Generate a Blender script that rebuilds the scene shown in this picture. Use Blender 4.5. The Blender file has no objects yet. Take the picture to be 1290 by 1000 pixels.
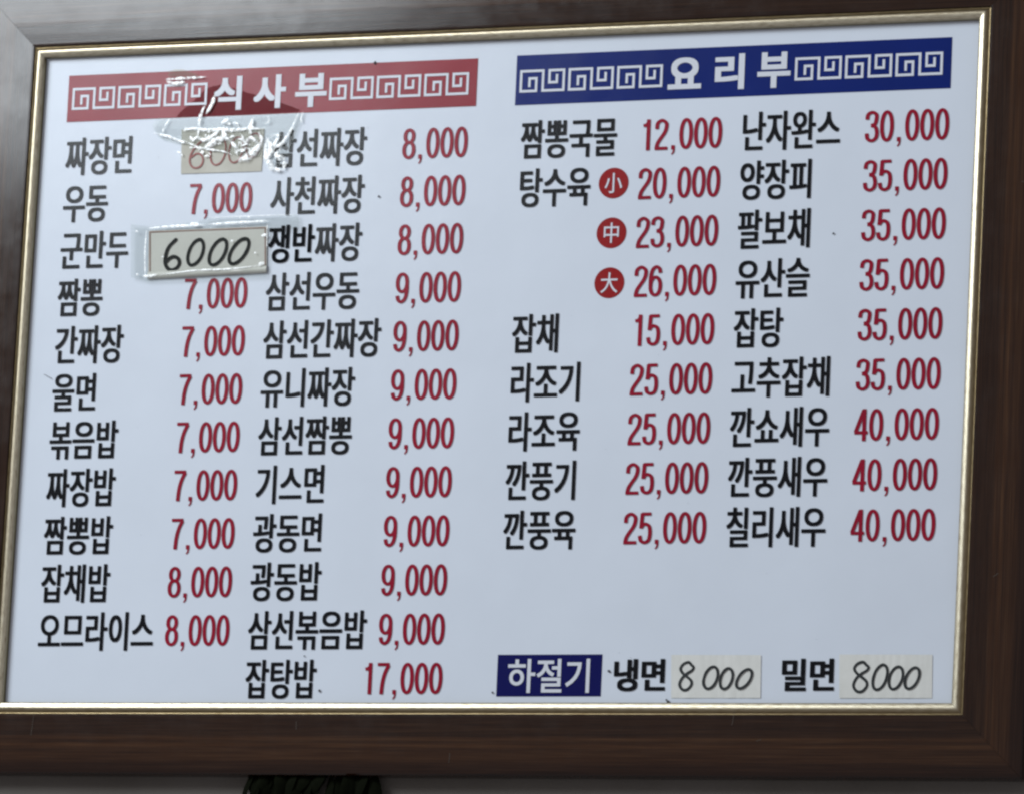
import bpy, bmesh, math, random
from mathutils import Vector, Matrix, noise

random.seed(7)
S = bpy.context.scene
C = S.collection

# ------------------------------------------------------------------ camera
cam_d = bpy.data.cameras.new("camera")
cam = bpy.data.objects.new("camera", cam_d)
C.objects.link(cam)
S.camera = cam
R = [[0.9737443797, -0.0341476169, 0.2250684856],
     [0.0110674382, 0.9946175239, 0.1030218085],
     [-0.2273750092, -0.0978259754, 0.9688811505]]      # rows: right, down, forward in board axes (x right, down, into)
def brd(v):
    return Vector((v[0], v[2], -v[1]))
right, down, fwd = brd(R[0]), brd(R[1]), brd(R[2])
mw = Matrix.Identity(4)
for i in range(3):
    mw[i][0] = right[i]; mw[i][1] = -down[i]; mw[i][2] = -fwd[i]
mw[0][3], mw[1][3], mw[2][3] = 1.81329452, -4.03039393 - 0.006, -0.9874452
cam.matrix_world = mw
cam_d.sensor_fit = 'HORIZONTAL'
cam_d.sensor_width = 36.0
cam_d.lens = 4788.1639 / 1290 * 36
cam_d.shift_x = -(1500 - 645) / 1290
cam_d.shift_y = (1100 - 500) / 1290
cam_d.clip_start = 0.05
cam_d.clip_end = 200
cam_d.dof.use_dof = True
cam_d.dof.focus_distance = 4.15
cam_d.dof.aperture_fstop = 16.0

# ------------------------------------------------------------------ light
W = bpy.data.worlds.new("World")
S.world = W
W.use_nodes = True
bg = W.node_tree.nodes["Background"]
bg.inputs[0].default_value = (0.97, 0.95, 1.0, 1)
bg.inputs[1].default_value = 0.25

def area(name, loc, target, sx, sy, power, col):
    l = bpy.data.lights.new(name, 'AREA')
    l.shape = 'RECTANGLE'; l.size = sx; l.size_y = sy
    l.energy = power; l.color = col
    o = bpy.data.objects.new(name, l); C.objects.link(o)
    o.location = loc
    o.rotation_euler = (Vector(target) - Vector(loc)).to_track_quat('-Z', 'Y').to_euler()
    return o
area("window_light", (-3.02, -3.3, 2.56), (0, 0, 0.3), 2.6, 2.3, 218, (0.87, 0.945, 1.0))

S.view_settings.view_transform = 'Standard'
S.view_settings.look = 'None'
S.view_settings.exposure = 0
S.view_settings.gamma = 1
S.render.engine = 'CYCLES'
S.cycles.pixel_filter_type = 'BLACKMAN_HARRIS'
S.cycles.filter_width = 2.4

# ------------------------------------------------------------------ materials
def new_mat(name):
    m = bpy.data.materials.new(name); m.use_nodes = True
    nt = m.node_tree
    return m, nt, nt.nodes["Principled BSDF"], nt.nodes["Material Output"]
def N(nt, t, **kw):
    n = nt.nodes.new(t)
    for k, v in kw.items():
        setattr(n, k, v)
    return n
def coords(nt, scale, kind='Object'):
    tc = N(nt, 'ShaderNodeTexCoord'); mp = N(nt, 'ShaderNodeMapping')
    mp.inputs['Scale'].default_value = scale
    nt.links.new(tc.outputs[kind], mp.inputs[0])
    return mp.outputs[0]
def noise_n(nt, vec, scale, detail=4, rough=0.55):
    n = N(nt, 'ShaderNodeTexNoise')
    n.inputs['Scale'].default_value = scale; n.inputs['Detail'].default_value = detail
    n.inputs['Roughness'].default_value = rough
    nt.links.new(vec, n.inputs['Vector'])
    return n.outputs['Fac']
def ramp(nt, fac, stops):
    r = N(nt, 'ShaderNodeValToRGB')
    el = r.color_ramp.elements
    while len(el) < len(stops):
        el.new(0.5)
    for e, (p, c) in zip(el, stops):
        e.position = p; e.color = (*c, 1)
    nt.links.new(fac, r.inputs[0])
    return r.outputs[0]
def rng(nt, fac, a, b, lo=0.0, hi=1.0):
    r = N(nt, 'ShaderNodeMapRange')
    r.inputs[1].default_value = lo; r.inputs[2].default_value = hi
    r.inputs[3].default_value = a; r.inputs[4].default_value = b
    nt.links.new(fac, r.inputs[0])
    return r.outputs[0]
def bump(nt, bs, h, strength, dist):
    b = N(nt, 'ShaderNodeBump')
    b.inputs['Strength'].default_value = strength; b.inputs['Distance'].default_value = dist
    nt.links.new(h, b.inputs['Height']); nt.links.new(b.outputs[0], bs.inputs['Normal'])

FILM_R = 0.19
def film(name, col, var=0.06, rough=FILM_R, spec=0.22):
    """Printed vinyl: flat ink with faint mottling and the satin film's grain."""
    m, nt, bs, _ = new_mat(name)
    v = coords(nt, (1, 1, 1))
    f = noise_n(nt, v, 9, 5)
    a = tuple(c * (1 - var) for c in col); b = tuple(min(1, c * (1 + var)) for c in col)
    nt.links.new(ramp(nt, f, [(0.3, a), (0.7, b)]), bs.inputs['Base Color'])
    bs.inputs['Specular IOR Level'].default_value = spec
    g = noise_n(nt, v, 14, 4)
    nt.links.new(rng(nt, g, rough - 0.04, rough + 0.05), bs.inputs['Roughness'])
    f2 = noise_n(nt, v, 900, 2)
    # grain of the film over the slow waviness of the sheet beneath
    b1 = N(nt, 'ShaderNodeBump'); b1.inputs['Strength'].default_value = 0.22; b1.inputs['Distance'].default_value = 0.004
    nt.links.new(noise_n(nt, v, 6, 3), b1.inputs['Height'])
    b2 = N(nt, 'ShaderNodeBump'); b2.inputs['Strength'].default_value = 0.12; b2.inputs['Distance'].default_value = 0.0004
    nt.links.new(f2, b2.inputs['Height']); nt.links.new(b1.outputs[0], b2.inputs['Normal'])
    nt.links.new(b2.outputs[0], bs.inputs['Normal'])
    return m

M = {}
M['panel'] = film('panel_white_film', (0.765, 0.825, 0.915), 0.022)
M['black'] = film('ink_black', (0.0045, 0.005, 0.007), 0.2)
M['red'] = film('ink_crimson', (0.31, 0.007, 0.028), 0.12)
M['badge'] = film('ink_bright_red', (0.33, 0.012, 0.014), 0.10)
M['band_red'] = film('ink_band_red', (0.30, 0.020, 0.035), 0.08)
M['band_blue'] = film('ink_band_blue', (0.003, 0.017, 0.16), 0.10)
M['navy'] = film('ink_navy', (0.004, 0.006, 0.10), 0.08)
M['white'] = film('ink_white', (0.76, 0.79, 0.86), 0.03)
M['wet'] = film('ink_red_wetted_by_adhesive', (0.16, 0.010, 0.016), 0.12, 0.12, 0.04)

def wood_mat():
    m, nt, bs, _ = new_mat('dark_brown_veneer')
    uv = coords(nt, (1, 1, 1), 'UV')
    st = N(nt, 'ShaderNodeMapping'); st.inputs['Scale'].default_value = (1.2, 60, 1)
    nt.links.new(uv, st.inputs[0])
    g1 = noise_n(nt, st.outputs[0], 3.0, 8, 0.62)
    st2 = N(nt, 'ShaderNodeMapping'); st2.inputs['Scale'].default_value = (6, 420, 1)
    nt.links.new(uv, st2.inputs[0])
    g2 = noise_n(nt, st2.outputs[0], 2.0, 4, 0.6)
    mx = N(nt, 'ShaderNodeMath', operation='MULTIPLY_ADD')
    nt.links.new(g2, mx.inputs[0]); mx.inputs[1].default_value = 0.62
    sb = N(nt, 'ShaderNodeMath', operation='MULTIPLY'); nt.links.new(g1, sb.inputs[0]); sb.inputs[1].default_value = 0.46
    nt.links.new(sb.outputs[0], mx.inputs[2])
    col = ramp(nt, mx.outputs[0], [(0.33, (0.009, 0.0038, 0.0020)), (0.50, (0.025, 0.0095, 0.0038)),
                                   (0.63, (0.040, 0.018, 0.0085)), (0.76, (0.072, 0.038, 0.018))])
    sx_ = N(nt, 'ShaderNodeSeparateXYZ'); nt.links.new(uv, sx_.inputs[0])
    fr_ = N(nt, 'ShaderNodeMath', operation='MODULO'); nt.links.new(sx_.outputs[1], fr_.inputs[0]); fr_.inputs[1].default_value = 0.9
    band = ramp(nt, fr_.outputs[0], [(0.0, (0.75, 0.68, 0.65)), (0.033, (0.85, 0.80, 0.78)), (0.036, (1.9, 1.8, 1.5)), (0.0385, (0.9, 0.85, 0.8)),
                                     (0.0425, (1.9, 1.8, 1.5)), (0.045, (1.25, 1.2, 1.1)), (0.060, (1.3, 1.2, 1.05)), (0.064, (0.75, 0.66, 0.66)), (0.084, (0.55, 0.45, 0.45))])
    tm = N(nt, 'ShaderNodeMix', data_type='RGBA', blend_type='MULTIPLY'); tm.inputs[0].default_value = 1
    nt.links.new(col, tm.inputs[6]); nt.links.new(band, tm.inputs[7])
    nt.links.new(tm.outputs[2], bs.inputs['Base Color'])
    sm = noise_n(nt, uv, 26, 6, 0.65)          # hand smears in the lacquer
    nt.links.new(rng(nt, sm, 0.11, 0.21, 0.32, 0.72), bs.inputs['Roughness'])
    bs.inputs['Specular IOR Level'].default_value = 0.43
    bump(nt, bs, mx.outputs[0], 0.13, 0.0004)
    return m
M['wood'] = wood_mat()

def gold_mat():
    m, nt, bs, _ = new_mat('champagne_gold_foil')
    uv = coords(nt, (1, 1, 1), 'UV')
    st = N(nt, 'ShaderNodeMapping'); st.inputs['Scale'].default_value = (30, 300, 1)
    nt.links.new(uv, st.inputs[0])
    g = noise_n(nt, st.outputs[0], 3.0, 5, 0.6)
    col = ramp(nt, g, [(0.30, (0.36, 0.29, 0.18)), (0.5, (0.64, 0.575, 0.43)), (0.75, (0.76, 0.70, 0.56))])
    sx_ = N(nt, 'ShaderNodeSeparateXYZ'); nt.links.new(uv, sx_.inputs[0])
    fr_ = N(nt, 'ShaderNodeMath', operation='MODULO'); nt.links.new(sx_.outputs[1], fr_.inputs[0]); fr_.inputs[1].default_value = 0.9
    lip_shade_patina = ramp(nt, fr_.outputs[0], [(0.0, (0.30, 0.27, 0.20)), (0.0060, (0.35, 0.32, 0.25)), (0.0072, (1, 1, 1)), (0.0145, (1, 1, 1)), (0.0160, (0.50, 0.41, 0.28)), (0.0205, (0.42, 0.34, 0.22)), (0.0222, (0.8, 0.74, 0.6))])  # shade of the inner lip painted in dark; outer slope browned as patina
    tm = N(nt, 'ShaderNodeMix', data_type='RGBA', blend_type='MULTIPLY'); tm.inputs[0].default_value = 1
    nt.links.new(col, tm.inputs[6]); nt.links.new(lip_shade_patina, tm.inputs[7])
    nt.links.new(tm.outputs[2], bs.inputs['Base Color'])
    bs.inputs['Metallic'].default_value = 0.85
    nt.links.new(rng(nt, g, 0.26, 0.42), bs.inputs['Roughness'])
    bump(nt, bs, g, 0.25, 0.0005)
    return m
M['gold'] = gold_mat()

def plaster():
    m, nt, bs, _ = new_mat('grey_wall_paint')
    v = coords(nt, (1, 1, 1))
    f = noise_n(nt, v, 5, 8, 0.6)
    nt.links.new(ramp(nt, f, [(0.3, (0.135, 0.120, 0.103)), (0.7, (0.185, 0.168, 0.150))]), bs.inputs['Base Color'])
    bs.inputs['Roughness'].default_value = 0.8
    bump(nt, bs, noise_n(nt, v, 180, 4), 0.4, 0.001)
    return m
M['wall'] = plaster()

def paper(name, a, b, rough=0.55):
    m, nt, bs, _ = new_mat(name)
    v = coords(nt, (1, 1, 1))
    f = noise_n(nt, v, 30, 8, 0.65)
    nt.links.new(ramp(nt, f, [(0.3, a), (0.7, b)]), bs.inputs['Base Color'])
    bs.inputs['Roughness'].default_value = rough
    bump(nt, bs, noise_n(nt, v, 400, 4), 0.2, 0.0004)
    return m
M['paper_white'] = paper('white_paper', (0.74, 0.745, 0.70), (0.82, 0.82, 0.78))
M['paper_card'] = paper('cream_card', (0.74, 0.72, 0.66), (0.80, 0.785, 0.73), 0.4)
M['paper_old'] = paper('yellowed_paper', (0.50, 0.48, 0.40), (0.62, 0.60, 0.52))
M['edge_brown'] = paper('brown_border_line', (0.30, 0.12, 0.09), (0.46, 0.24, 0.19))
M['marker'] = film('black_marker', (0.006, 0.007, 0.007), 0.3, 0.4, 0.15)
M['pen_grey'] = film('grey_black_felt_pen', (0.030, 0.034, 0.036), 0.35, 0.6)
M['pen_red'] = film('faded_red_pen', (0.36, 0.15, 0.14), 0.25, 0.6, 0.2)
M['leaf'] = paper('dark_leaf', (0.002, 0.0025, 0.001), (0.007, 0.009, 0.004), 0.95)
M['leaf'].node_tree.nodes['Principled BSDF'].inputs['Specular IOR Level'].default_value = 0.05
M['scratch'] = paper('dry_scratch', (0.05, 0.04, 0.03), (0.13, 0.11, 0.09), 0.7)
M['dirt'] = film('dirt_fleck', (0.05, 0.045, 0.05), 0.3, 0.7)

def tape_mat(name, tint, rough, milk=0.0, wr=0.3, wscale=35, spec=1.0):
    m, nt, bs, out = new_mat(name)
    nt.nodes.remove(bs)
    tr = N(nt, 'ShaderNodeBsdfTransparent'); tr.inputs[0].default_value = (*tint, 1)
    gl = N(nt, 'ShaderNodeBsdfGlossy'); gl.inputs['Roughness'].default_value = rough
    fr = N(nt, 'ShaderNodeFresnel'); fr.inputs[0].default_value = 1.5
    v = coords(nt, (1, 1, 1))
    f = noise_n(nt, v, wscale, 3, 0.5)
    b = N(nt, 'ShaderNodeBump'); b.inputs['Strength'].default_value = wr; b.inputs['Distance'].default_value = 0.002
    nt.links.new(f, b.inputs['Height'])
    nt.links.new(b.outputs[0], gl.inputs['Normal']); nt.links.new(b.outputs[0], fr.inputs['Normal'])
    sc = N(nt, 'ShaderNodeMath', operation='MULTIPLY'); sc.inputs[1].default_value = spec
    nt.links.new(fr.outputs[0], sc.inputs[0])
    mx = N(nt, 'ShaderNodeMixShader')
    nt.links.new(sc.outputs[0], mx.inputs[0]); nt.links.new(tr.outputs[0], mx.inputs[1]); nt.links.new(gl.outputs[0], mx.inputs[2])
    res = mx.outputs[0]
    if milk:
        df = N(nt, 'ShaderNodeBsdfDiffuse'); df.inputs[0].default_value = (0.88, 0.90, 0.88, 1)
        m2 = N(nt, 'ShaderNodeMixShader')
        f3 = noise_n(nt, v, 160, 3, 0.6)
        nt.links.new(rng(nt, f3, milk * 0.45, min(1, milk * 1.5), 0.35, 0.65), m2.inputs[0])
        nt.links.new(res, m2.inputs[1]); nt.links.new(df.outputs[0], m2.inputs[2])
        res = m2.outputs[0]
    nt.links.new(res, out.inputs[0])
    return m
M['tape'] = tape_mat('clear_tape_film', (0.885, 0.90, 0.885), 0.06, 0.0, 0.10, 25, 0.2)
def crease_mat():
    m, nt, bs, out = new_mat('milky_film_painted_glints')
    nt.nodes.remove(bs)
    at = N(nt, 'ShaderNodeAttribute'); at.attribute_name = 'ridge'
    v = coords(nt, (1, 1, 1))
    f = noise_n(nt, v, 230, 4, 0.7)
    k = N(nt, 'ShaderNodeMath', operation='MULTIPLY'); k.use_clamp = True
    nt.links.new(rng(nt, f, 0.12, 1.9, 0.36, 0.62), k.inputs[0]); nt.links.new(at.outputs['Fac'], k.inputs[1])
    b = N(nt, 'ShaderNodeBump'); b.inputs['Strength'].default_value = 0.5; b.inputs['Distance'].default_value = 0.0015
    nt.links.new(noise_n(nt, v, 120, 4, 0.6), b.inputs['Height'])
    gl = N(nt, 'ShaderNodeBsdfGlossy'); gl.inputs['Roughness'].default_value = 0.42
    df = N(nt, 'ShaderNodeBsdfDiffuse'); df.inputs[0].default_value = (0.90, 0.92, 0.90, 1)  # white of the milky film, with the creases' window glints painted into it
    nt.links.new(b.outputs[0], gl.inputs['Normal'])
    mm = N(nt, 'ShaderNodeMixShader'); mm.inputs[0].default_value = 0.32
    nt.links.new(df.outputs[0], mm.inputs[1]); nt.links.new(gl.outputs[0], mm.inputs[2])
    tr = N(nt, 'ShaderNodeBsdfTransparent')
    mx = N(nt, 'ShaderNodeMixShader')
    nt.links.new(k.outputs[0], mx.inputs[0]); nt.links.new(tr.outputs[0], mx.inputs[1]); nt.links.new(mm.outputs[0], mx.inputs[2])
    nt.links.new(mx.outputs[0], out.inputs[0])
    return m
M['crease'] = crease_mat()
M['stain'] = tape_mat('brown_adhesive_film', (0.80, 0.74, 0.66), 0.3, 0.0, 0.1, 20, 0.5)

# ------------------------------------------------------------------ helpers
def link(name, me, mat, parent=None, loc=(0, 0, 0)):
    o = bpy.data.objects.new(name, me)
    C.objects.link(o)
    if mat:
        me.materials.append(mat)
    o.location = loc
    if parent:
        o.parent = parent
    return o
def mesh_from(name, verts, faces, smooth=False):
    me = bpy.data.meshes.new(name)
    me.from_pydata([tuple(v) for v in verts], [], faces)
    if smooth:
        me.polygons.foreach_set('use_smooth', [True] * len(me.polygons))
    me.update()
    return me
def empty(name, loc, label, cat, group=None):
    o = bpy.data.objects.new(name, None); C.objects.link(o)
    o.location = loc; o.empty_display_size = 0.05
    o['label'] = label; o['category'] = cat
    if group: o['group'] = group
    return o
def box(v, f, x0, x1, y0, y1, z0, z1):
    b = len(v)
    v += [(x0, y0, z0), (x1, y0, z0), (x1, y1, z0), (x0, y1, z0), (x0, y0, z1), (x1, y0, z1), (x1, y1, z1), (x0, y1, z1)]
    f += [tuple(b + i for i in q) for q in ((0, 3, 2, 1), (4, 5, 6, 7), (0, 1, 5, 4), (1, 2, 6, 5), (2, 3, 7, 6), (3, 0, 4, 7))]

# glyph outlines come from Blender's built-in typeface; each glyph becomes a flat triangulated sheet
_g = {}
def glyph(ch, sx, sy, ox, oy):
    """flat mesh (verts 2-D, faces) of ch at em scale (sx, sy), thickened by ox / oy metres each side"""
    key = (ch, sx, sy, ox, oy)
    if key in _g: return _g[key]
    fc = bpy.data.curves.new('t', 'FONT'); fc.body = ch; fc.size = 1.0
    fo = bpy.data.objects.new('t', fc); C.objects.link(fo)
    bpy.context.view_layer.update()
    dg = bpy.context.evaluated_depsgraph_get()
    src = fo.evaluated_get(dg).to_curve(dg)
    k = (oy / ox) if ox else 1.0
    cu = bpy.data.curves.new('c', 'CURVE'); cu.dimensions = '2D'; cu.fill_mode = 'FRONT'; cu.resolution_u = 5
    U = 100.0                                   # work in a large unit to keep the offset well behaved
    fx, fy = sx * k * U, sy * U
    for s in src.splines:
        n = cu.splines.new('BEZIER'); n.bezier_points.add(len(s.bezier_points) - 1); n.use_cyclic_u = True
        for a, b in zip(s.bezier_points, n.bezier_points):
            b.handle_left_type = 'FREE'; b.handle_right_type = 'FREE'
            b.co = (a.co.x * fx, a.co.y * fy, 0)
            b.handle_left = (a.handle_left.x * fx, a.handle_left.y * fy, 0)
            b.handle_right = (a.handle_right.x * fx, a.handle_right.y * fy, 0)
    cu.offset = oy * U
    co = bpy.data.objects.new('c', cu); C.objects.link(co)
    bpy.context.view_layer.update()
    dg = bpy.context.evaluated_depsgraph_get()
    me = co.evaluated_get(dg).to_mesh()
    V = [(v.co.x / k / U, v.co.y / U) for v in me.vertices]
    F = [tuple(p.vertices) for p in me.polygons]
    bpy.data.objects.remove(co); bpy.data.curves.remove(cu)
    bpy.data.objects.remove(fo); bpy.data.curves.remove(fc)
    xs = [v[0] for v in V]; ys = [v[1] for v in V]
    _g[key] = (V, F, (min(xs), max(xs), min(ys), max(ys)))
    return _g[key]

def skew(x, z):
    """the print sits a hair askew in its frame"""
    return x + 0.0072 * (0.27 - z), z + 0.0020 * x + 0.0003

Y_BAND, Y_INK, Y_TOP = -0.0004, -0.0008, -0.0012
def put(V, F, verts, faces, x, z, y, sk=True):
    b = len(V)
    for (u, w) in verts:
        px, pz = x + u, z + w
        if sk: px, pz = skew(px, pz)
        V.append((px, y, pz))
    F += [tuple(b + i for i in f) for f in faces]

HP = 0.0302            # hangul pitch
HSX, HSY = 0.0328, 0.0500
SHIFTS = ((0, 0), (-1, -1), (1, -1), (1, 1), (-1, 1))
def hangul(V, F, text, x, zc, y, pitch=HP, sx=HSX, sy=HSY, ox=0.00088, oy=0.00042):
    for i, ch in enumerate(text):
        if ch == ' ': continue
        v, f, bb = glyph(ch, sx, sy, 0.0, 0.0)
        # em box centred: advance .92, ink spans about -.08 .. .86
        for j, (a, b) in enumerate(SHIFTS):
            put(V, F, v, f, x + i * pitch + pitch / 2 - 0.46 * sx + a * ox, zc - 0.385 * sy + b * oy, y - j * 0.00002)
DP, CP = 0.01785, 0.0122
def catmull(pts, closed=False, res=5):
    P = [Vector(p) for p in pts]; out = []; n = len(P)
    for i in range(n if closed else n - 1):
        if closed: a, b, c, d = P[(i - 1) % n], P[i], P[(i + 1) % n], P[(i + 2) % n]
        else: a, b, c, d = P[max(0, i - 1)], P[i], P[i + 1], P[min(n - 1, i + 2)]
        for j in range(res):
            t = j / res
            out.append(0.5 * ((2 * b) + (-a + c) * t + (2 * a - 5 * b + 4 * c - d) * t * t + (-a + 3 * b - 3 * c + d) * t ** 3))
    if not closed: out.append(P[-1])
    return out
def sup(cx, cy, rx, ry, e=2.12, n=40):
    out = []
    for i in range(n):
        a = 2 * math.pi * i / n
        c, s_ = math.cos(a), math.sin(a)
        out.append(Vector((cx + rx * math.copysign(abs(c) ** (2 / e), c), cy + ry * math.copysign(abs(s_) ** (2 / e), s_))))
    return out
ARM = [(13.8, 27.4), (12.5, 32.5), (8.6, 34.7), (4.4, 31.4), (2.4, 23.5), (2.25, 12.6)]
DIG = {   # centre lines in a 16.4 x 36.5 cell: (points, closed, smooth)
 '0': [(sup(8.2, 18.25, 5.95, 16.4), True, False)],
 '1': [([(9.6, 0), (9.6, 36.5)], False, False), ([(9.9, 34.6), (8.6, 31.4), (6.4, 29.8), (3.4, 29.2)], False, True)],
 '2': [([(2.3, 24.6), (3.0, 31.4), (8.2, 34.7), (13.4, 31.4), (13.6, 25.4), (11.4, 19.6), (7.2, 13.6), (3.6, 7.8), (2.3, 1.6)], False, True), ([(0.2, 1.8), (15.8, 1.8)], False, False)],
 '3': [([(2.3, 26.4), (3.3, 32.4), (8.2, 34.7), (12.9, 32.2), (13.2, 26.6), (11.6, 21.2), (7.0, 19.5)], False, True),
       ([(7.0, 19.3), (12.2, 17.6), (14.2, 10.6), (12.8, 4.4), (8.2, 1.8), (3.3, 4.2), (2.1, 10.4)], False, True)],
 '4': [([(11.8, 0), (11.8, 36.5)], False, False), ([(0.4, 9.6), (16.2, 9.6)], False, False), ([(11.0, 35.2), (1.9, 10.2)], False, False)],
 '5': [([(3.6, 34.6), (15.0, 34.6)], False, False), ([(4.4, 35.5), (3.3, 18.0)], False, False),
       ([(3.2, 18.6), (5.4, 22.0), (8.6, 23.0), (12.9, 20.4), (14.2, 12.6), (12.8, 4.6), (8.2, 1.8), (3.4, 4.0), (2.1, 9.8)], False, True)],
 '6': [(sup(8.2, 12.2, 5.95, 10.4, 2.15, 30), True, False), (ARM, False, True)],
 '7': [([(0.8, 34.6), (15.4, 34.6)], False, False), ([(14.6, 33.8), (10.4, 25.0), (7.6, 13.5), (6.6, 0.0)], False, True)],
 '8': [(sup(8.2, 27.3, 5.2, 7.4, 2.1, 28), True, False), (sup(8.2, 10.9, 6.0, 9.1, 2.15, 30), True, False)],
 '9': [(sup(8.2, 24.3, 5.95, 10.4, 2.15, 30), True, False), ([(16.4 - x, 36.5 - y) for x, y in ARM], False, True)],
}
COMMA = [(0, 5.0), (0, 0), (2.2, 0), (2.0, -2.6), (0.2, -5.2), (1.1, -6.2), (3.7, -3.6), (4.4, 0), (4.4, 5.0)]
def ring_strip(P, closed, wx, wy):
    n = len(P); V, F = [], []
    for i, p in enumerate(P):
        if closed: t = P[(i + 1) % n] - P[i - 1]
        else: t = P[min(n - 1, i + 1)] - P[max(0, i - 1)]
        t.normalize(); m = Vector((-t.y * wx / 2, t.x * wy / 2))
        V += [(p.x + m.x, p.y + m.y), (p.x - m.x, p.y - m.y)]
    for i in range(n if closed else n - 1):
        j = (i + 1) % n
        F.append((2 * i, 2 * i + 1, 2 * j + 1, 2 * j))
    return V, F
def digits(V, F, text, xr, zc, y, h=0.0368):
    k = h / 36.5
    n = sum(CP if c == ',' else DP for c in text)
    x = xr - n
    for c in text:
        p = CP if c == ',' else DP
        if c == ',':
            put(V, F, [(a * k, b * k) for a, b in COMMA], [(0, 1, 2, 7, 8), (2, 3, 6, 7), (3, 4, 5, 6)], x + 0.0034, zc - h / 2, y)
        else:
            for j, (pts, closed, sm) in enumerate(DIG[c]):
                P = catmull(pts, closed) if sm else [Vector(q) for q in pts]
                vv, ff = ring_strip(P, closed, 4.5, 3.7)
                put(V, F, [(a * k, b * k) for a, b in vv], ff, x + p / 2 - 8.2 * k, zc - h / 2, y - j * 0.00002)
        x += p

# ------------------------------------------------------------------ wall
v, f = [], []
box(v, f, -4, 4, 0.018, 0.15, -3, 2.5)
wall = link('wall', mesh_from('wall', v, f), M['wall']); wall['kind'] = 'structure'

# ------------------------------------------------------------------ the board
board = empty('menu_board', (0, 0, 0), 'large framed menu board, white panel with black dish names and red prices in dark wood', 'menu board')
GW, GH = 0.6, 0.8110243 / 2         # half size to the gold's outer edge
v, f = [], []
box(v, f, -GW - 0.004, GW + 0.004, 0.0, 0.010, -GH - 0.004, GH + 0.004)
link('panel', mesh_from('panel', v, f), M['panel'], board)

def rail(name, prof, side, mat, base):
    """one mitred moulding; prof = [(outward, height)], measured from the base rectangle; side 0 top 1 right 2 bottom 3 left"""
    bx, bz = base
    V, F, UV = [], [], []
    L = 2 * (bx if side in (0, 2) else bz)
    nseg = 24
    d = 0
    ds = [0]
    for (a, b) in zip(prof, prof[1:]):
        d += math.hypot(b[0] - a[0], b[1] - a[1]); ds.append(d)
    for j in range(nseg + 1):
        for i, (t, h) in enumerate(prof):
            s = -1 + 2 * j / nseg
            half = (bx if side in (0, 2) else bz) + t
            a = s * (half - 0.00022)      # hairline gap at each mitre
            wob = 0.00025 * noise.noise((a * 3 + side * 11, i * 0.05, 0))
            if side == 0:   p = (a, -h, bz + t + wob)
            elif side == 2: p = (-a, -h, -bz - t + wob)
            elif side == 1: p = (bx + t + wob, -h, -a)
            else:           p = (-bx - t + wob, -h, a)
            V.append(p); UV.append((a + side * 3.7, ds[i] + side * 0.9))
    n = len(prof)
    for j in range(nseg):
        for i in range(n - 1):
            F.append((j * n + i, j * n + i + 1, (j + 1) * n + i + 1, (j + 1) * n + i))
    me = mesh_from(name, V, F)
    ul = me.uv_layers.new(name='UVMap')
    for lp in me.loops:
        ul.data[lp.index].uv = UV[lp.vertex_index]
    bm = bmesh.new(); bm.from_mesh(me); bmesh.ops.recalc_face_normals(bm, faces=bm.faces)
    c = sum((fc.normal.y for fc in bm.faces)) 
    if c > 0: bmesh.ops.reverse_faces(bm, faces=bm.faces)
    bm.to_mesh(me); bm.free()
    if 'gold' in name: me.polygons.foreach_set('use_smooth', [True] * len(me.polygons))
    o = link(name, me, mat, board)
    return o
def arc(c, r0, r1, a0, a1, n):
    return [(c[0] + r0 * math.cos(math.radians(a0 + (a1 - a0) * i / n)), c[1] + r1 * math.sin(math.radians(a0 + (a1 - a0) * i / n))) for i in range(n + 1)]
# gold bead, outward from its outer edge inwards (negative = towards the panel)
gold_prof = [(-0.0134, 0.0002), (-0.0133, 0.0058), (-0.0130, 0.0064), (-0.0118, 0.0071), (-0.0105, 0.0077), (-0.0092, 0.0082), (-0.0080, 0.00850), (-0.0068, 0.00862), (-0.0056, 0.0086),
             (-0.0050, 0.0083), (-0.0040, 0.0075), (-0.0025, 0.0062), (-0.0012, 0.0053), (-0.0007, 0.0053), (-0.0003, 0.0056), (0.0, 0.0055), (0.0002, 0.004)]
wood_prof = [(0.0002, 0.001), (0.0003, 0.0072), (0.0006, 0.0075), (0.0030, 0.0077), (0.0150, 0.0081), (0.0300, 0.0085), (0.0450, 0.0086),
             (0.0560, 0.0084), (0.0660, 0.0079), (0.0695, 0.0070), (0.0712, 0.0052), (0.0716, 0.0030), (0.0716, -0.0175)]
for s in range(4):
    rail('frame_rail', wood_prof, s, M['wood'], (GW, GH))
    rail('gold_trim', gold_prof, s, M['gold'], (GW, GH))

# ---- header bands
def flat_poly(name, pts, y, mat, parent, sk=True, sub=0):
    V = [];
    for (x, z) in pts:
        if sk: x, z = skew(x, z)
        V.append((x, y, z))
    me = mesh_from(name, V, [tuple(range(len(V)))])
    bm = bmesh.new(); bm.from_mesh(me)
    bmesh.ops.triangulate(bm, faces=bm.faces[:])
    bm.normal_update()
    if sum(fc.normal.y for fc in bm.faces) > 0: bmesh.ops.reverse_faces(bm, faces=bm.faces[:])
    bm.to_mesh(me); bm.free()
    return link(name, me, mat, parent)
def rect(x0, x1, z0, z1): return [(x0, z0), (x1, z0), (x1, z1), (x0, z1)]
red_band = flat_poly('header_band', rect(-0.5548, -0.0254, 0.3137, 0.3712), Y_BAND, M['band_red'], board)
red_band['label'] = 'red heading band over the two left columns'
blue_band = flat_poly('header_band', rect(0.0235, 0.5545, 0.3127, 0.3725), Y_BAND, M['band_blue'], board)
blue_band['label'] = 'blue heading band over the two right columns'

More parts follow.
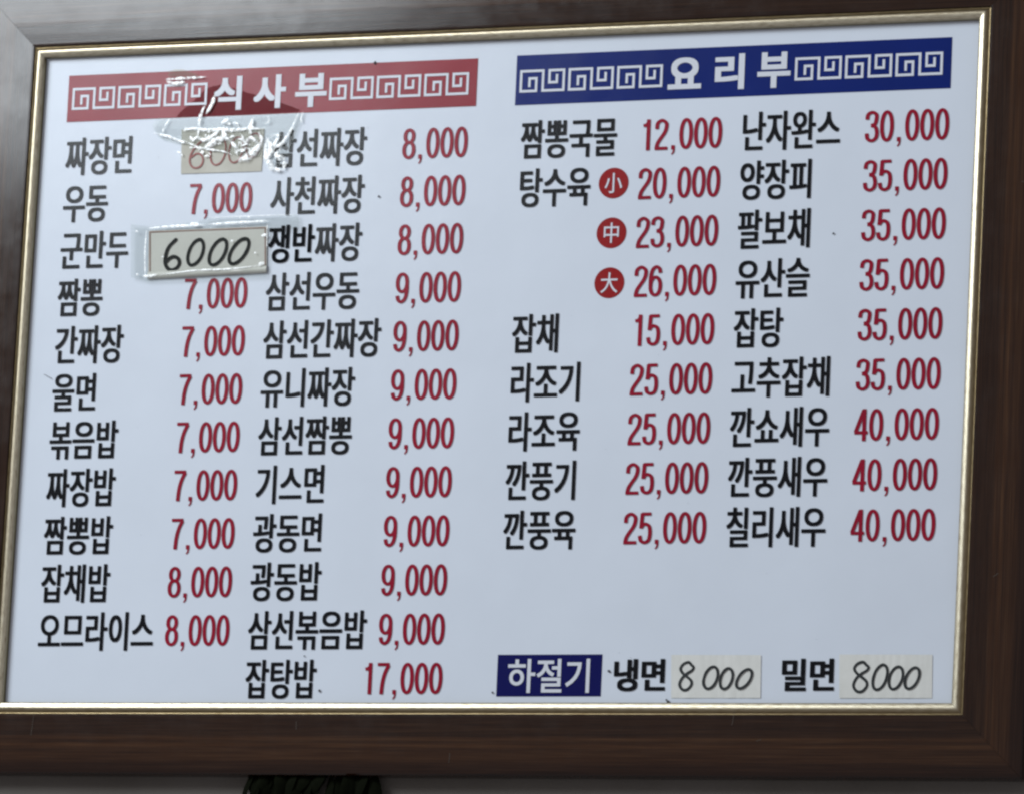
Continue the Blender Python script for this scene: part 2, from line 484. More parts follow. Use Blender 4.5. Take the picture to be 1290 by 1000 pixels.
def stroke(V, F, pts, w, y, closed=False, sk=True):
    """mitred flat line through pts"""
    n = len(pts); L, Rr = [], []
    for i in range(n):
        p = Vector(pts[i])
        a = (p - Vector(pts[i - 1])).normalized() if i > 0 else None
        b = (Vector(pts[i + 1]) - p).normalized() if i < n - 1 else None
        if a is None: t = b; m = Vector((-t.y, t.x)); q = w / 2; p = p - t * w / 2
        elif b is None: t = a; m = Vector((-t.y, t.x)); q = w / 2; p = p + t * w / 2
        else:
            na, nb = Vector((-a.y, a.x)), Vector((-b.y, b.x))
            m = (na + nb)
            if m.length < 1e-6: m = na
            m.normalize(); q = w / 2 / max(0.35, m.dot(na))
        L.append(p + m * q); Rr.append(p - m * q)
    b0 = len(V)
    for a, b in zip(L, Rr):
        for c in (a, b):
            x, z = skew(c.x, c.y) if sk else (c.x, c.y)
            V.append((x, y, z))
    for i in range(n - 1):
        F.append((b0 + 2 * i, b0 + 2 * i + 1, b0 + 2 * i + 3, b0 + 2 * i + 2))
def key_run(x0, z0, parent):
    pw, gap, h, w = 0.0533, 0.0072, 0.0240, 0.0030
    V, F = [], []
    for k in range(3):
        ox = x0 + 0.0015 + k * (pw + gap) - (0 if k == 0 else 0)
        P = [(0.20, 0.26), (0.20, 0.63), (0.36, 0.63), (0.36, 0.0), (0.0, 0.0), (0.0, 1.0), (0.515, 1.0), (0.515, 0.0),
             (1.0, 0.0), (1.0, 1.0), (0.665, 1.0), (0.665, 0.40), (0.84, 0.40), (0.84, 0.74)]
        stroke(V, F, [(ox + a * pw, z0 + 0.0015 + b * h) for a, b in P], w, Y_INK)
    me = mesh_from('key_ornament', V, F)
    o = link('key_ornament', me, M['white'], parent)
for x0, z0 in ((-0.5487, 0.3284), (-0.2130, 0.3278)): key_run(x0, z0, red_band)
for x0, z0 in ((0.0285, 0.3275), (0.3672, 0.3288)): key_run(x0, z0, blue_band)

def title(items, parent, name='heading_character'):
    for ch, x0, x1, z0, z1 in items:
        v, f, bb = glyph(ch, 0.0440, 0.0465, 0, 0)
        bb = (bb[0] - 0.0016, bb[1] + 0.0016, bb[2] - 0.0013, bb[3] + 0.0013)
        sx = (x1 - x0) / (bb[1] - bb[0]); sz = (z1 - z0) / (bb[3] - bb[2])
        vv = [((a - bb[0]) * sx, (b - bb[2]) * sz) for a, b in v]
        V, F = [], []
        for j, (a, b) in enumerate(SHIFTS + ((0, 1), (0, -1), (1, 0), (-1, 0))):
            put(V, F, vv, f, x0 + a * 0.0016 * sx, z0 + b * 0.0013 * sz, Y_INK - j * 0.00002)
        link(name, mesh_from(name, V, F), M['white'], parent)
title([('식', -0.3620, -0.3262, 0.3205, 0.3620), ('사', -0.3104, -0.2690, 0.3208, 0.3618), ('부', -0.2567, -0.2162, 0.3203, 0.3612)], red_band)
title([('요', 0.2125, 0.2535, 0.3240, 0.3615), ('리', 0.2700, 0.3060, 0.3213, 0.3636), ('부', 0.3218, 0.3620, 0.3212, 0.3636)], blue_band)

# ---- rows
def row(k): return 0.2712 - 0.05768 * k
def dish(text, x, k, **kw):
    V, F = [], []
    hangul(V, F, text, x, row(k), Y_INK, **kw)
    o = link('dish_name', mesh_from('dish_name', V, F), M['black'], board)
    o['label'] = 'black dish name reading ' + text
def price(text, xr, k, nxt):
    V, F = [], []
    digits(V, F, text, xr, row(k), Y_INK)
    o = link('price', mesh_from('price', V, F), M['red'], board)
    o['label'] = 'red price %s right of %s' % (text, nxt)

A = ['짜장면', '우동', '군만두', '짬뽕', '간짜장', '울면', '볶음밥', '짜장밥', '짬뽕밥', '잡채밥', '오므라이스']
PA = [None, '7,000', None, '7,000', '7,000', '7,000', '7,000', '7,000', '7,000', '8,000', '8,000']
B = ['삼선짜장', '사천짜장', '쟁반짜장', '삼선우동', '삼선간짜장', '유니짜장', '삼선짬뽕', '기스면', '광동면', '광동밥', '삼선볶음밥', '잡탕밥']
PB = ['8,000'] * 3 + ['9,000'] * 8 + ['17,000']
Cc = [('짬뽕국물', 0), ('탕수육', 1), ('잡채', 4), ('라조기', 5), ('라조육', 6), ('깐풍기', 7), ('깐풍육', 8)]
PC = ['12,000', '20,000', '23,000', '26,000', '15,000', '25,000', '25,000', '25,000', '25,000']
D = ['난자완스', '양장피', '팔보채', '유산슬', '잡탕', '고추잡채', '깐쇼새우', '깐풍새우', '칠리새우']
PD = ['30,000'] + ['35,000'] * 5 + ['40,000'] * 3
for k, t in enumerate(A): dish(t, -0.5535, k)
for k, t in enumerate(PA):
    if t: price(t, -0.3048, k, A[k])
for k, t in enumerate(B): dish(t, -0.2822, k)
for k, t in enumerate(PB): price(t, -0.0330, k, B[k])
for t, k in Cc: dish(t, 0.0325, k)
names_c = ['짬뽕국물', '탕수육 small', '탕수육 medium', '탕수육 large', '잡채', '라조기', '라조육', '깐풍기', '깐풍육']
for k, t in enumerate(PC): price(t, 0.2822, k, names_c[k])
for k, t in enumerate(D): dish(t, 0.3045, k)
for k, t in enumerate(PD): price(t, 0.5550, k, D[k])

# ---- size badges
for i, (ch, what) in enumerate((('小', 'small'), ('中', 'medium'), ('大', 'large'))):
    zc = 0.2155 - i * 0.0590
    n = 48
    pts = [(0.1508 + 0.0184 * math.cos(2 * math.pi * a / n), zc + 0.0182 * math.sin(2 * math.pi * a / n)) for a in range(n)]
    bd = flat_poly('size_badge', pts, Y_BAND, M['badge'], board)
    bd['label'] = 'round red badge with white ' + what + ' sign'
    v, f, bb = glyph(ch, 0.0225, 0.0260, 0.00020, 0.00010)
    V, F = [], []
    put(V, F, v, f, 0.1508 - (bb[0] + bb[1]) / 2, zc - (bb[2] + bb[3]) / 2, Y_INK)
    link('badge_character', mesh_from('badge_character', V, F), M['white'], bd)

# ---- season row at the foot of the panel
nb = flat_poly('season_box', rect(0.0338, 0.1620, -0.3845, -0.3360), Y_BAND, M['navy'], board)
nb['label'] = 'navy box with white season lettering'
V, F = [], []
for i, ch in enumerate('하절기'):
    v, f, bb = glyph(ch, 0.0385, 0.0425, 0.0006, 0.0005)
    put(V, F, v, f, 0.0462 + i * 0.0352 + 0.0176 - 0.46 * 0.0385, -0.3603 - 0.385 * 0.0425, Y_INK)
link('season_lettering', mesh_from('season_lettering', V, F), M['white'], nb)
def foot(text, x, zc):
    V, F = [], []
    for i, ch in enumerate(text):
        v, f, bb = glyph(ch, 0.0365, 0.0395, 0, 0)
        for j, (a, b) in enumerate(SHIFTS):
            put(V, F, v, f, x + i * 0.0335 + 0.0167 - 0.46 * 0.0365 + a * 0.0013, zc - 0.385 * 0.0395 + b * 0.0008, Y_INK - j * 0.00002)
    o = link('dish_name', mesh_from('dish_name', V, F), M['black'], board)
    o['label'] = 'black dish name reading ' + text
foot('냉면', 0.1750, -0.3598)
foot('밀면', 0.3770, -0.3602)

# ---- dirt flecks on the film
V, F = [], []
flecks = [(-0.142, 0.209, 1.6), (0.4218, 0.1485, 1.5), (-0.5264, 0.0952, 0.9), (-0.182, -0.3779, 1.7), (-0.1567, 0.3707, 2.0), (0.176, -0.3549, 2.0),
          (0.249, -0.3906, 2.2), (-0.2036, -0.3368, 1.0), (0.0343, -0.3797, 1.6), (0.247, -0.3880, 1.2)]
for _ in range(60):
    flecks.append((random.uniform(-0.57, 0.57), random.uniform(-0.38, 0.38), random.uniform(0.15, 0.4)))
for (x, z, r) in flecks:
    n = 7; b = len(V); r *= 0.001
    for a in range(n):
        q = r * random.uniform(0.6, 1.2)
        V.append((x + q * math.cos(a * 2 * math.pi / n), Y_TOP - 0.0001, z + q * math.sin(a * 2 * math.pi / n)))
    F.append(tuple(range(b, b + n)))
# a short hair-thin scuff at the left edge
stroke(V, F, [(-0.5625, 0.0040), (-0.5560, 0.0005), (-0.5520, -0.0015)], 0.0006, Y_TOP - 0.0001, sk=False)
dirt = link('dirt_flecks', mesh_from('dirt_flecks', V, F), M['dirt'], board)
dirt['kind'] = 'stuff'

# fine scratches in the frame's lacquer
V, F = [], []
for (x, z, l, a) in [(-0.545, -0.432, 0.024, 1.5), (-0.205, -0.424, 0.009, 1.6), (-0.012, -0.462, 0.011, 1.5), (0.33, -0.418, 0.016, 1.45), (0.36, -0.436, 0.006, 0.3),
                     (0.645, 0.20, 0.010, 0.1), (0.63, -0.25, 0.007, 0.6), (0.10, 0.430, 0.008, 1.0)]:
    stroke(V, F, [(x, z), (x + l * 0.5 * math.cos(a) + 0.0003, z + l * 0.5 * math.sin(a)), (x + l * math.cos(a), z + l * math.sin(a))], 0.00045, -0.00885, sk=False)
sc = link('lacquer_scratches', mesh_from('lacquer_scratches', V, F), M['scratch'], board)
sc['kind'] = 'stuff'

# ------------------------------------------------------------------ handwriting
def smooth_pts(pts, closed=False, res=6):
    P = [Vector(p) for p in pts]; out = []
    n = len(P)
    rngi = range(n if closed else n - 1)
    for i in rngi:
        if closed: a, b, c, d = P[(i - 1) % n], P[i], P[(i + 1) % n], P[(i + 2) % n]
        else: a, b, c, d = P[max(0, i - 1)], P[i], P[i + 1], P[min(n - 1, i + 2)]
        for j in range(res):
            t = j / res
            out.append(0.5 * ((2 * b) + (-a + c) * t + (2 * a - 5 * b + 4 * c - d) * t * t + (-a + 3 * b - 3 * c + d) * t ** 3))
    out.append(P[0] if closed else P[-1])
    return out
def pen(V, F, pts, w, y, closed=False, vary=0.14, seed=0):
    P = smooth_pts(pts, closed)
    n = len(P); b0 = len(V)
    for i, p in enumerate(P):
        t = (P[min(n - 1, i + 1)] - P[max(0, i - 1)])
        if closed and i in (0, n - 1): t = P[1] - P[-2]
        t.normalize(); m = Vector((-t.y, t.x))
        ww = w * (1 + vary * noise.noise((p.x * 120 + seed, p.y * 120, seed))) / 2
        yq = y - 0.00008 * i / n          # later ink lies over earlier ink where the line crosses itself
        V.append((p.x + m.x * ww, yq, p.y + m.y * ww)); V.append((p.x - m.x * ww, yq, p.y - m.y * ww))
    for i in range(n - 1):
        F.append((b0 + 2 * i, b0 + 2 * i + 1, b0 + 2 * i + 3, b0 + 2 * i + 2))
    if not closed:
        for p in (P[0], P[-1]):
            b = len(V); k = 10
            for a in range(k):
                V.append((p.x + w / 2 * math.cos(2 * math.pi * a / k), y - 0.0001, p.y + w / 2 * math.sin(2 * math.pi * a / k)))
            F.append(tuple(range(b, b + k)))
def oval(cx, cz, rx, rz, slant, n=14, start=0, jit=0.03, seed=0):
    out = []
    for i in range(n):
        a = 2 * math.pi * i / n + start
        q = 1 + jit * noise.noise((i * 0.9, seed * 3.1, 0))
        x, z = rx * math.cos(a) * q, rz * math.sin(a) * q
        out.append((cx + x + slant * z, cz + z))
    return out
def eight(cx, zt, zm, zb, rt, rb, slant=0.1):
    """one continuous figure of eight"""
    P = []
    ht, hb = (zt - zm), (zm - zb)
    for u, w in ((0.55, 0.80), (0.1, 1.0), (-0.65, 0.85), (-1.0, 0.5), (-0.6, 0.15)): P.append((u * rt, zm + w * ht))
    for u, w in ((0.15, -0.12), (0.85, -0.38), (0.95, -0.68), (0.35, -0.98), (-0.4, -0.95), (-0.9, -0.62), (-0.6, -0.2)): P.append((u * rb, zm + w * hb))
    for u, w in ((0.1, 0.12), (0.75, 0.35), (0.95, 0.6)): P.append((u * rt, zm + w * ht))
    return [(cx + x + slant * (z - (zt + zb) / 2), z) for x, z in P]

def sheet(name, x0, x1, z0, z1, y, mat, parent, amp=0.0006, seed=0, th=0.0003, corners=None, nx=40, nz=14, wr=60):
    """a thin paper with a wavy surface and a cut edge"""
    V, F = [], []
    c = corners or [(x0, z1), (x1, z1), (x1, z0), (x0, z0)]
    for side in (0, 1):
        for j in range(nz + 1):
            for i in range(nx + 1):
                u, w = i / nx, j / nz
                top = Vector(c[0]).lerp(Vector(c[1]), u); bot = Vector(c[3]).lerp(Vector(c[2]), u)
                p = bot.lerp(top, w)
                hgt = amp * (0.5 + 0.5 * noise.noise((p.x * wr + seed, p.y * wr * 0.18, seed))) + amp * 0.5 * abs(noise.noise((p.x * wr * 2.7, p.y * 14, seed + 5)))
                V.append((p.x, y - hgt - (th if side == 0 else 0), p.y))
    n = (nx + 1) * (nz + 1)
    for j in range(nz):
        for i in range(nx):
            a = j * (nx + 1) + i
            F.append((a, a + 1, a + nx + 2, a + nx + 1))
    ring = [i for i in range(nx + 1)] + [(j + 1) * (nx + 1) - 1 for j in range(1, nz + 1)] + [nz * (nx + 1) + i for i in range(nx - 1, -1, -1)] + [j * (nx + 1) for j in range(nz - 1, 0, -1)]
    F = F[:nx * nz]
    nt_ = len(F)
    for a, b in zip(ring, ring[1:] + ring[:1]):
        q = len(V); V += [V[b], V[a], V[a + n], V[b + n]]; F.append((q, q + 1, q + 2, q + 3))
    me = mesh_from(name, V, F)
    for i in range(nt_): me.polygons[i].use_smooth = True
    return link(name, me, mat, parent)

# slip for the noodles price, top of column: yellowed, red pen, under crumpled tape
s1 = empty('price_slip', (-0.349, 0, 0.270), 'yellowed paper price slip with faded red handwritten 6000 under crumpled tape', 'price slip', 'handwritten price slips')
I = Matrix.Translation((-0.349, 0, 0.270)).inverted()
def under(o, e):
    """parent o to e while keeping it where it was modelled"""
    o.parent = e; o.matrix_parent_inverse = Matrix.Translation(e.location).inverted()
p = sheet('paper', 0, 0, 0, 0, -0.0003, M['paper_old'], None, 0.0006, 3, corners=[(-0.4022, 0.2985), (-0.2944, 0.2958), (-0.2950, 0.2441), (-0.3995, 0.2442)])
under(p, s1)
V, F = [], []
yy = -0.0017
pen(V, F, [(-0.3712, 0.2850), (-0.3800, 0.2790), (-0.3870, 0.2690), (-0.3890, 0.2600), (-0.3860, 0.2530), (-0.3800, 0.2505), (-0.3735, 0.2535), (-0.3715, 0.2605), (-0.3745, 0.2665), (-0.3805, 0.2680), (-0.3870, 0.2640)], 0.0021, yy, seed=1)
pen(V, F, oval(-0.3525, 0.2700, 0.0098, 0.0165, 0.10, seed=2), 0.0020, yy, True, seed=2)
pen(V, F, oval(-0.3292, 0.2710, 0.0090, 0.0155, 0.12, seed=3), 0.0019, yy, True, seed=3)
pen(V, F, oval(-0.3070, 0.2760, 0.0088, 0.0145, 0.14, seed=4), 0.0019, yy, True, seed=4)
under(link('handwritten_price', mesh_from('handwritten_price', V, F), M['pen_red']), s1)

# slip for the dumplings price: raised card with a brown outline, black marker
s2 = empty('price_slip', (-0.358, 0, 0.146), 'cream card price slip with brown outline and bold black handwritten 6000, taped beside third dish', 'price slip', 'handwritten price slips')
card = [(-0.4366, 0.1757), (-0.2833, 0.1768), (-0.2800, 0.1212), (-0.4338, 0.1173)]
p = sheet('card', 0, 0, 0, 0, -0.0008, M['paper_card'], None, 0.0003, 9, 0.0008, corners=card, wr=20); under(p, s2)
V, F = [], []
def inset(c, dx, dzt, dzb): return [(c[0][0] + dx, c[0][1] - dzt), (c[1][0] - dx, c[1][1] - dzt), (c[2][0] - dx, c[2][1] + dzb), (c[3][0] + dx, c[3][1] + dzb)]
yc = -0.0024
ci = inset(card, 0.0018, 0.0018, 0.0)
stroke(V, F, [(ci[3][0] + 0.0004, ci[3][1] + 0.009), ci[0], ci[1], (ci[2][0], ci[2][1] + 0.002)], 0.0011, yc, sk=False)
under(link('outline', mesh_from('outline', V, F), M['edge_brown']), s2)
V, F = [], []      # the turned-up lower lip of the card
for i in range(25):
    u = i / 24
    a = Vector(card[3]).lerp(Vector(card[2]), u); a.x *= 1
    lip = 0.0018 + 0.0008 * noise.noise((u * 6, 1, 2))
    for q, (dz, dy) in enumerate(((0.0085, 0.0), (0.0068, -lip * 0.75), (0.0030, -lip), (-0.0004, -lip * 0.4), (-0.0006, 0.0018))):
        V.append((a.x, -0.0021 + dy, a.y + dz))
for i in range(24):
    for q in range(4):
        F.append((i * 5 + q, i * 5 + q + 1, (i + 1) * 5 + q + 1, (i + 1) * 5 + q))
under(link('folded_lip', mesh_from('folded_lip', V, F, True), M['paper_card']), s2)
V, F = [], []
yy = -0.0026
six = [(-0.4001, 0.1636), (-0.4086, 0.1551), (-0.4120, 0.1455), (-0.4124, 0.1359), (-0.4084, 0.1290), (-0.4026, 0.1268), (-0.3965, 0.1295), (-0.3936, 0.1348), (-0.3957, 0.1405), (-0.4016, 0.1430), (-0.4071, 0.1408), (-0.4112, 0.1366)]
pen(V, F, six, 0.0044, yy, vary=0.10, seed=6)
pen(V, F, oval(-0.3733, 0.1474, 0.0093, 0.0153, 0.25, start=1.4, seed=5), 0.0040, yy, True, seed=7)
pen(V, F, oval(-0.3445, 0.1471, 0.0096, 0.0155, 0.33, start=1.4, seed=6), 0.0040, yy, True, seed=8)
pen(V, F, oval(-0.3172, 0.1474, 0.0102, 0.0150, 0.45, start=1.2, seed=7), 0.0041, yy, True, seed=9)
under(link('handwritten_price', mesh_from('handwritten_price', V, F), M['marker']), s2)

# two slips on the season row
def foot_slip(x0, x1, label, seed, eight_pts, ovals):
    e = empty('price_slip', ((x0 + x1) / 2, 0, -0.361), label, 'price slip', 'handwritten price slips')
    p = sheet('paper', 0, 0, 0, 0, -0.0001, M['paper_white'], None, 0.0009, seed, corners=[(x0, -0.3362), (x1, -0.3366), (x1 + 0.0016, -0.3858), (x0 + 0.0022, -0.3858)], nx=90, wr=34, th=0.0001)
    under(p, e)
    V, F = [], []
    pen(V, F, eight_pts, 0.0031, -0.00135, True, seed=seed)
    for i, o in enumerate(ovals):
        pen(V, F, oval(*o, start=1.3, seed=seed + i), 0.0031, -0.00135 - 0.0001 * (i + 1), True, seed=seed + i)
    under(link('handwritten_price', mesh_from('handwritten_price', V, F), M['pen_grey']), e)
def sx3(px): return 0.2501 + (px - 145) / 9.214 * 0.000965
def sz3(py): return -0.3358 - (py - 130) / 9.214 * 0.000915
foot_slip(0.2501, 0.3580, 'white paper slip with thin handwritten 8000, between the two dish names of the bottom row', 21,
          eight(0.2695, -0.3448, -0.3595, -0.3768, 0.0079, 0.0077, 0.08),
          [(0.2990, -0.3627, 0.0080, 0.0126, 0.22), (0.3179, -0.3638, 0.0072, 0.0117, 0.18), (0.3392, -0.3640, 0.0078, 0.0109, 0.42)])
foot_slip(0.4510, 0.5605, 'white paper slip with thin handwritten 8000, in the lower right corner of the panel', 37,
          eight(0.4775, -0.3449, -0.3598, -0.3788, 0.0085, 0.0084, 0.06),
          [(0.5003, -0.3622, 0.0078, 0.0142, 0.22), (0.5190, -0.3630, 0.0077, 0.0127, 0.20), (0.5380, -0.3633, 0.0076, 0.0119, 0.30)])

# ------------------------------------------------------------------ tape
def tape_film(name, pts, y, mat, e, amp=0.0006, seed=1, cuts=3):
    me = mesh_from(name, [(x, y, z) for x, z in pts], [tuple(range(len(pts)))])
    bm = bmesh.new(); bm.from_mesh(me)
    bmesh.ops.triangulate(bm, faces=bm.faces[:])
    for _ in range(cuts):
        bmesh.ops.subdivide_edges(bm, edges=[ed for ed in bm.edges if ed.calc_length() > 0.006], cuts=1, use_grid_fill=True)
        bmesh.ops.triangulate(bm, faces=bm.faces[:])
    bm.normal_update()
    if sum(fc.normal.y for fc in bm.faces) > 0: bmesh.ops.reverse_faces(bm, faces=bm.faces[:])
    for vv in bm.verts:
        vv.co.y -= amp * (0.5 + 0.5 * noise.noise((vv.co.x * 40, vv.co.z * 40, seed)))
    for fc in bm.faces: fc.smooth = True
    bm.to_mesh(me); bm.free()
    o = link(name, me, mat)
    under(o, e); return o
def crease(pts, w, y, e, seed=0, name='crease'):
    """a pinched ridge of film standing proud of the tape"""
    P = smooth_pts(pts, False, 8); n = len(P)
    V, F = [], []
    for i, p in enumerate(P):
        t = (P[min(n - 1, i + 1)] - P[max(0, i - 1)]).normalized(); m = Vector((-t.y, t.x))
        u = i / (n - 1)
        ww = 1.35 * w * (0.25 + 0.75 * math.sin(math.pi * min(1, max(0, 0.08 + 0.84 * u)))) * (1 + 0.55 * noise.noise((p.x * 260, p.y * 260, seed)))
        for s, h in ((-1, 0.0), (-0.35, 0.6), (0.15, 1.0), (0.6, 0.45), (1, 0.0)):
            V.append((p.x + m.x * ww * s * 0.5, y - h * ww * 0.06, p.y + m.y * ww * s * 0.5))
    for i in range(n - 1):
        for q in range(4):
            F.append((i * 5 + q, (i + 1) * 5 + q, (i + 1) * 5 + q + 1, i * 5 + q + 1))
    me = mesh_from(name, V, F, True)
    at = me.attributes.new('ridge', 'FLOAT', 'POINT')
    for i in range(n):
        u = i / (n - 1)
        endf = min(1, u * 5 + 0.1, (1 - u) * 5 + 0.1)
        for q, r in enumerate((0.0, 0.75, 1.0, 0.6, 0.0)): at.data[i * 5 + q].value = r * endf
    under(link(name, me, M['crease']), e)

tA = empty('clear_tape', (-0.34, 0, 0.31), 'crumpled clear tape wrinkled over the red heading and the yellowed price slip', 'tape', 'clear tape on the panel')
wet = [(-0.4107, 0.3139), (-0.4010, 0.3236), (-0.3881, 0.3335), (-0.3784, 0.3432), (-0.3716, 0.3488), (-0.3650, 0.3508), (-0.3583, 0.3512), (-0.3450, 0.3490), (-0.3321, 0.3454),
       (-0.3005, 0.3355), (-0.2669, 0.3237), (-0.2500, 0.3172), (-0.2520, 0.3149), (-0.2888, 0.3145), (-0.3299, 0.3141)]
def ragged(pts, step=0.0022, amp=0.0009):
    out = []
    for i, p in enumerate(pts):
        a, b = Vector(p), Vector(pts[(i + 1) % len(pts)])
        n = max(1, int((b - a).length / step)); t = (b - a).normalized(); m = Vector((-t.y, t.x))
        for j in range(n):
            q = a.lerp(b, j / n); w = amp * noise.noise((q.x * 300, q.y * 300, 2)) + amp * 1.2 * noise.noise((q.x * 90, q.y * 90, 5))
            if q.y < 0.3155: w = 0
            out.append((q.x + m.x * w, q.y + m.y * w))
    return out
flat_poly('stuck_area', ragged(wet), -0.0006, M['wet'], None, sk=False)
o = bpy.data.objects['stuck_area']; under(o, tA)
tapeA = [(-0.4200, 0.3125), (-0.3900, 0.3130), (-0.3585, 0.3122), (-0.3322, 0.3127), (-0.3006, 0.3124), (-0.267, 0.3130), (-0.2447, 0.3135), (-0.2471, 0.3017), (-0.2559, 0.2779), (-0.2649, 0.2589), (-0.2742, 0.2438), (-0.287, 0.2500), (-0.2964, 0.2620), (-0.328, 0.2640), (-0.3588, 0.2700), (-0.39, 0.2780), (-0.4109, 0.2825), (-0.4278, 0.2870), (-0.4367, 0.2976), (-0.4404, 0.3055), (-0.4336, 0.3122)]
tape_film('film', tapeA, -0.0021, M['tape'], tA, 0.0007, 4)
tape_film('brown_residue', [(-0.4239, 0.3702), (-0.4150, 0.3722), (-0.4042, 0.3718), (-0.3829, 0.3642), (-0.3870, 0.3625), (-0.4235, 0.3632)], -0.0021, M['stain'], tA, 0.0001, 6, 1)
yc = -0.0029
cr = [([(-0.4264, 0.3602), (-0.4108, 0.3603), (-0.3950, 0.3606), (-0.3724, 0.3612)], 0.0032), ([(-0.4251, 0.3576), (-0.4134, 0.3545), (-0.4000, 0.3560)], 0.0045),
      ([(-0.3712, 0.3290), (-0.3770, 0.3160), (-0.3785, 0.3034), (-0.3790, 0.2900)], 0.0042), ([(-0.3605, 0.3390), (-0.3638, 0.3270), (-0.3705, 0.3156)], 0.0044),
      ([(-0.4169, 0.3125), (-0.4245, 0.3011), (-0.4255, 0.2940)], 0.0018), ([(-0.4380, 0.2950), (-0.4196, 0.2902), (-0.4047, 0.2848), (-0.3935, 0.2800)], 0.0034),
      ([(-0.4010, 0.2968), (-0.3858, 0.2982), (-0.3681, 0.2958), (-0.3495, 0.2962), (-0.3288, 0.2948), (-0.3103, 0.2958), (-0.2925, 0.2945)], 0.0042),
      ([(-0.3985, 0.2846), (-0.3846, 0.2783), (-0.3729, 0.2741), (-0.3603, 0.2717), (-0.3457, 0.2693), (-0.3335, 0.2645)], 0.0026),
      ([(-0.3700, 0.2730), (-0.3610, 0.2790), (-0.3549, 0.2832), (-0.3440, 0.2845)], 0.0085), ([(-0.3105, 0.2880), (-0.3120, 0.2991), (-0.3080, 0.3087)], 0.0046),
      ([(-0.3260, 0.2578), (-0.3130, 0.2605), (-0.3040, 0.2680), (-0.2950, 0.2790)], 0.0090),
      ([(-0.2870, 0.2850), (-0.2748, 0.2863), (-0.2790, 0.2740), (-0.2700, 0.2760), (-0.2588, 0.2925), (-0.2500, 0.3144)], 0.0040),
      ([(-0.2900, 0.2830), (-0.2890, 0.2620), (-0.2841, 0.2527), (-0.2786, 0.2460), (-0.2650, 0.2430)], 0.0075), ([(-0.2700, 0.2700), (-0.2764, 0.2622), (-0.2655, 0.2560), (-0.2652, 0.2440)], 0.0060),
      ([(-0.3457, 0.3003), (-0.3449, 0.2886), (-0.3361, 0.2806)], 0.0062), ([(-0.3383, 0.2826), (-0.3296, 0.2746), (-0.3269, 0.2648)], 0.0048),
      ([(-0.3822, 0.2899), (-0.3713, 0.2838), (-0.3594, 0.2891), (-0.3500, 0.2960)], 0.0050), ([(-0.3233, 0.2908), (-0.3176, 0.2800), (-0.3096, 0.2846), (-0.2990, 0.2755)], 0.0040),
      ([(-0.3900, 0.2900), (-0.3850, 0.2840), (-0.3790, 0.2900)], 0.0036), ([(-0.3500, 0.3030), (-0.3440, 0.3060), (-0.3380, 0.3010)], 0.0060), ([(-0.3010, 0.2920), (-0.2960, 0.2830), (-0.2980, 0.2760)], 0.0036),
      ([(-0.2860, 0.2800), (-0.2830, 0.2700), (-0.2860, 0.2600)], 0.0080), ([(-0.2440, 0.3150), (-0.2470, 0.3060), (-0.2450, 0.3010)], 0.0014)]
for i, (pts, w) in enumerate(cr): crease(pts, w, yc, tA, i)
rnd = random.Random(3)
for i in range(34):        # fine crinkles of the bunched film
    x, z = rnd.uniform(-0.40, -0.275), rnd.uniform(0.262, 0.302)
    a = rnd.uniform(0, math.pi); l = rnd.uniform(0.004, 0.011)
    crease([(x, z), (x + l * 0.5 * math.cos(a) + rnd.uniform(-.001, .001), z + l * 0.5 * math.sin(a)), (x + l * math.cos(a + 0.4), z + l * math.sin(a + 0.4))], rnd.uniform(0.0012, 0.0026), yc - 0.0002, tA, 50 + i)

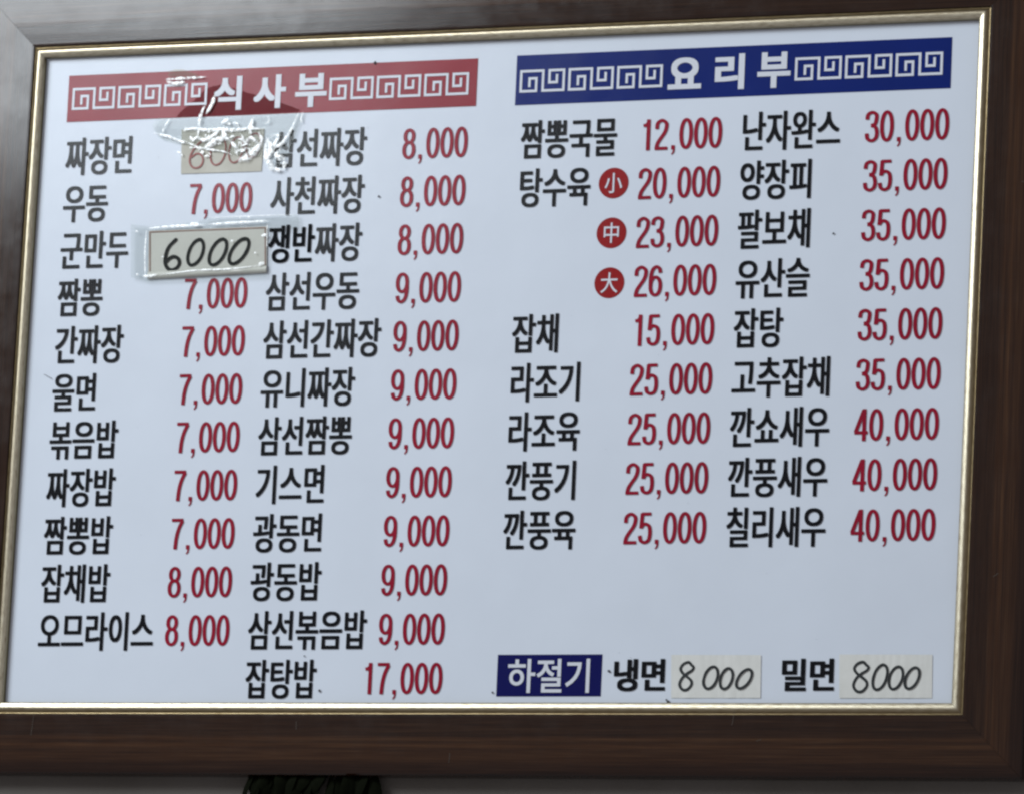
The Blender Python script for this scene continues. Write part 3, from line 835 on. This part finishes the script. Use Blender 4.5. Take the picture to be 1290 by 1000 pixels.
tB = empty('clear_tape', (-0.36, 0, 0.15), 'wide clear tape lying over the cream card slip beside third dish', 'tape', 'clear tape on the panel')
V, F = [], []      # first two letters of the third dish, darkened where the adhesive has wetted the film
hangul(V, F, '쟁반', -0.2822, row(2), Y_INK - 0.0003)
under(link('stuck_lettering', mesh_from('stuck_lettering', V, F), film('ink_black_wetted', (0.0035, 0.004, 0.006), 0.1, 0.2, 0.03)), tB)
tapeB = [(-0.4593, 0.1836), (-0.4351, 0.1803), (-0.3732, 0.1841), (-0.3611, 0.1885), (-0.2422, 0.1890), (-0.2401, 0.1716), (-0.2790, 0.1700), (-0.2784, 0.1151), (-0.4328, 0.1132), (-0.4551, 0.1190)]
tape_film('film', tapeB, -0.0040, M['tape'], tB, 0.0003, 8)
for i, (pts, w) in enumerate([([(-0.4365, 0.1778), (-0.4100, 0.1792), (-0.3850, 0.1795), (-0.3600, 0.1800)], 0.0040), ([(-0.3600, 0.1805), (-0.3200, 0.1815), (-0.2790, 0.1825)], 0.0036),
                              ([(-0.4380, 0.1765), (-0.4385, 0.1500), (-0.4360, 0.1180)], 0.0022), ([(-0.3830, 0.1800), (-0.3760, 0.1818), (-0.3690, 0.1802)], 0.0045),
                              ([(-0.3600, 0.1883), (-0.3200, 0.1890), (-0.2430, 0.1893)], 0.0009), ([(-0.2815, 0.1800), (-0.2805, 0.1500)], 0.0016),
                              ([(-0.4400, 0.1200), (-0.4300, 0.1195), (-0.4200, 0.1210)], 0.0040), ([(-0.4180, 0.1205), (-0.3700, 0.1250), (-0.3300, 0.1255), (-0.2850, 0.1290)], 0.0022),
                              ([(-0.2900, 0.1292), (-0.2860, 0.1310), (-0.2820, 0.1305)], 0.0055), ([(-0.2880, 0.1640), (-0.2850, 0.1655), (-0.2820, 0.1645)], 0.0040)]):
    crease(pts, w * 0.8, -0.0044, tB, 100 + i)
for i, (x, z) in enumerate([(-0.4510, 0.1742), (-0.4465, 0.1215), (-0.3170, 0.1872), (-0.3060, 0.1872), (-0.4145, 0.1420), (-0.2945, 0.1438), (-0.3260, 0.1590)]):
    crease([(x - 0.0016, z), (x, z + 0.0006), (x + 0.0016, z)], 0.0018, -0.0044, tB, 130 + i, 'bubble')

# ------------------------------------------------------------------ leaves hanging below the frame
pl = empty('hanging_leaves', (-0.19, 0.012, -0.475), 'dark green drooping leaves hanging just below the bottom rail of the frame', 'leaves')
rnd = random.Random(11)
def leaf_mesh(L, w, bend):
    V, F = [], []
    n = 8
    for i in range(n + 1):
        t = i / n
        hw = w * math.sin(math.pi * min(1, 0.06 + 0.94 * t) ** 0.8) * 0.5 + 0.0004
        z = -L * t; x = bend * t * t
        yb = -0.010 * math.sin(t * 2.6)
        V += [(x - hw, yb, z), (x, yb - hw * 0.35, z), (x + hw, yb, z)]
    for i in range(n):
        a = i * 3
        F += [(a, a + 1, a + 4, a + 3), (a + 1, a + 2, a + 5, a + 4)]
    return mesh_from('leaf', V, F, True)
for i in range(26):
    o = link('leaf', leaf_mesh(rnd.uniform(0.035, 0.08), rnd.uniform(0.010, 0.020), rnd.uniform(-0.02, 0.02)), M['leaf'], pl)
    x = -0.075 + 0.15 * i / 25 + rnd.uniform(-0.004, 0.004)
    o.location = (x, rnd.uniform(-0.006, 0.001), rnd.uniform(0.002, 0.008))
    o.rotation_euler = (0, rnd.uniform(-0.3, 0.3), rnd.uniform(-0.9, 0.9))
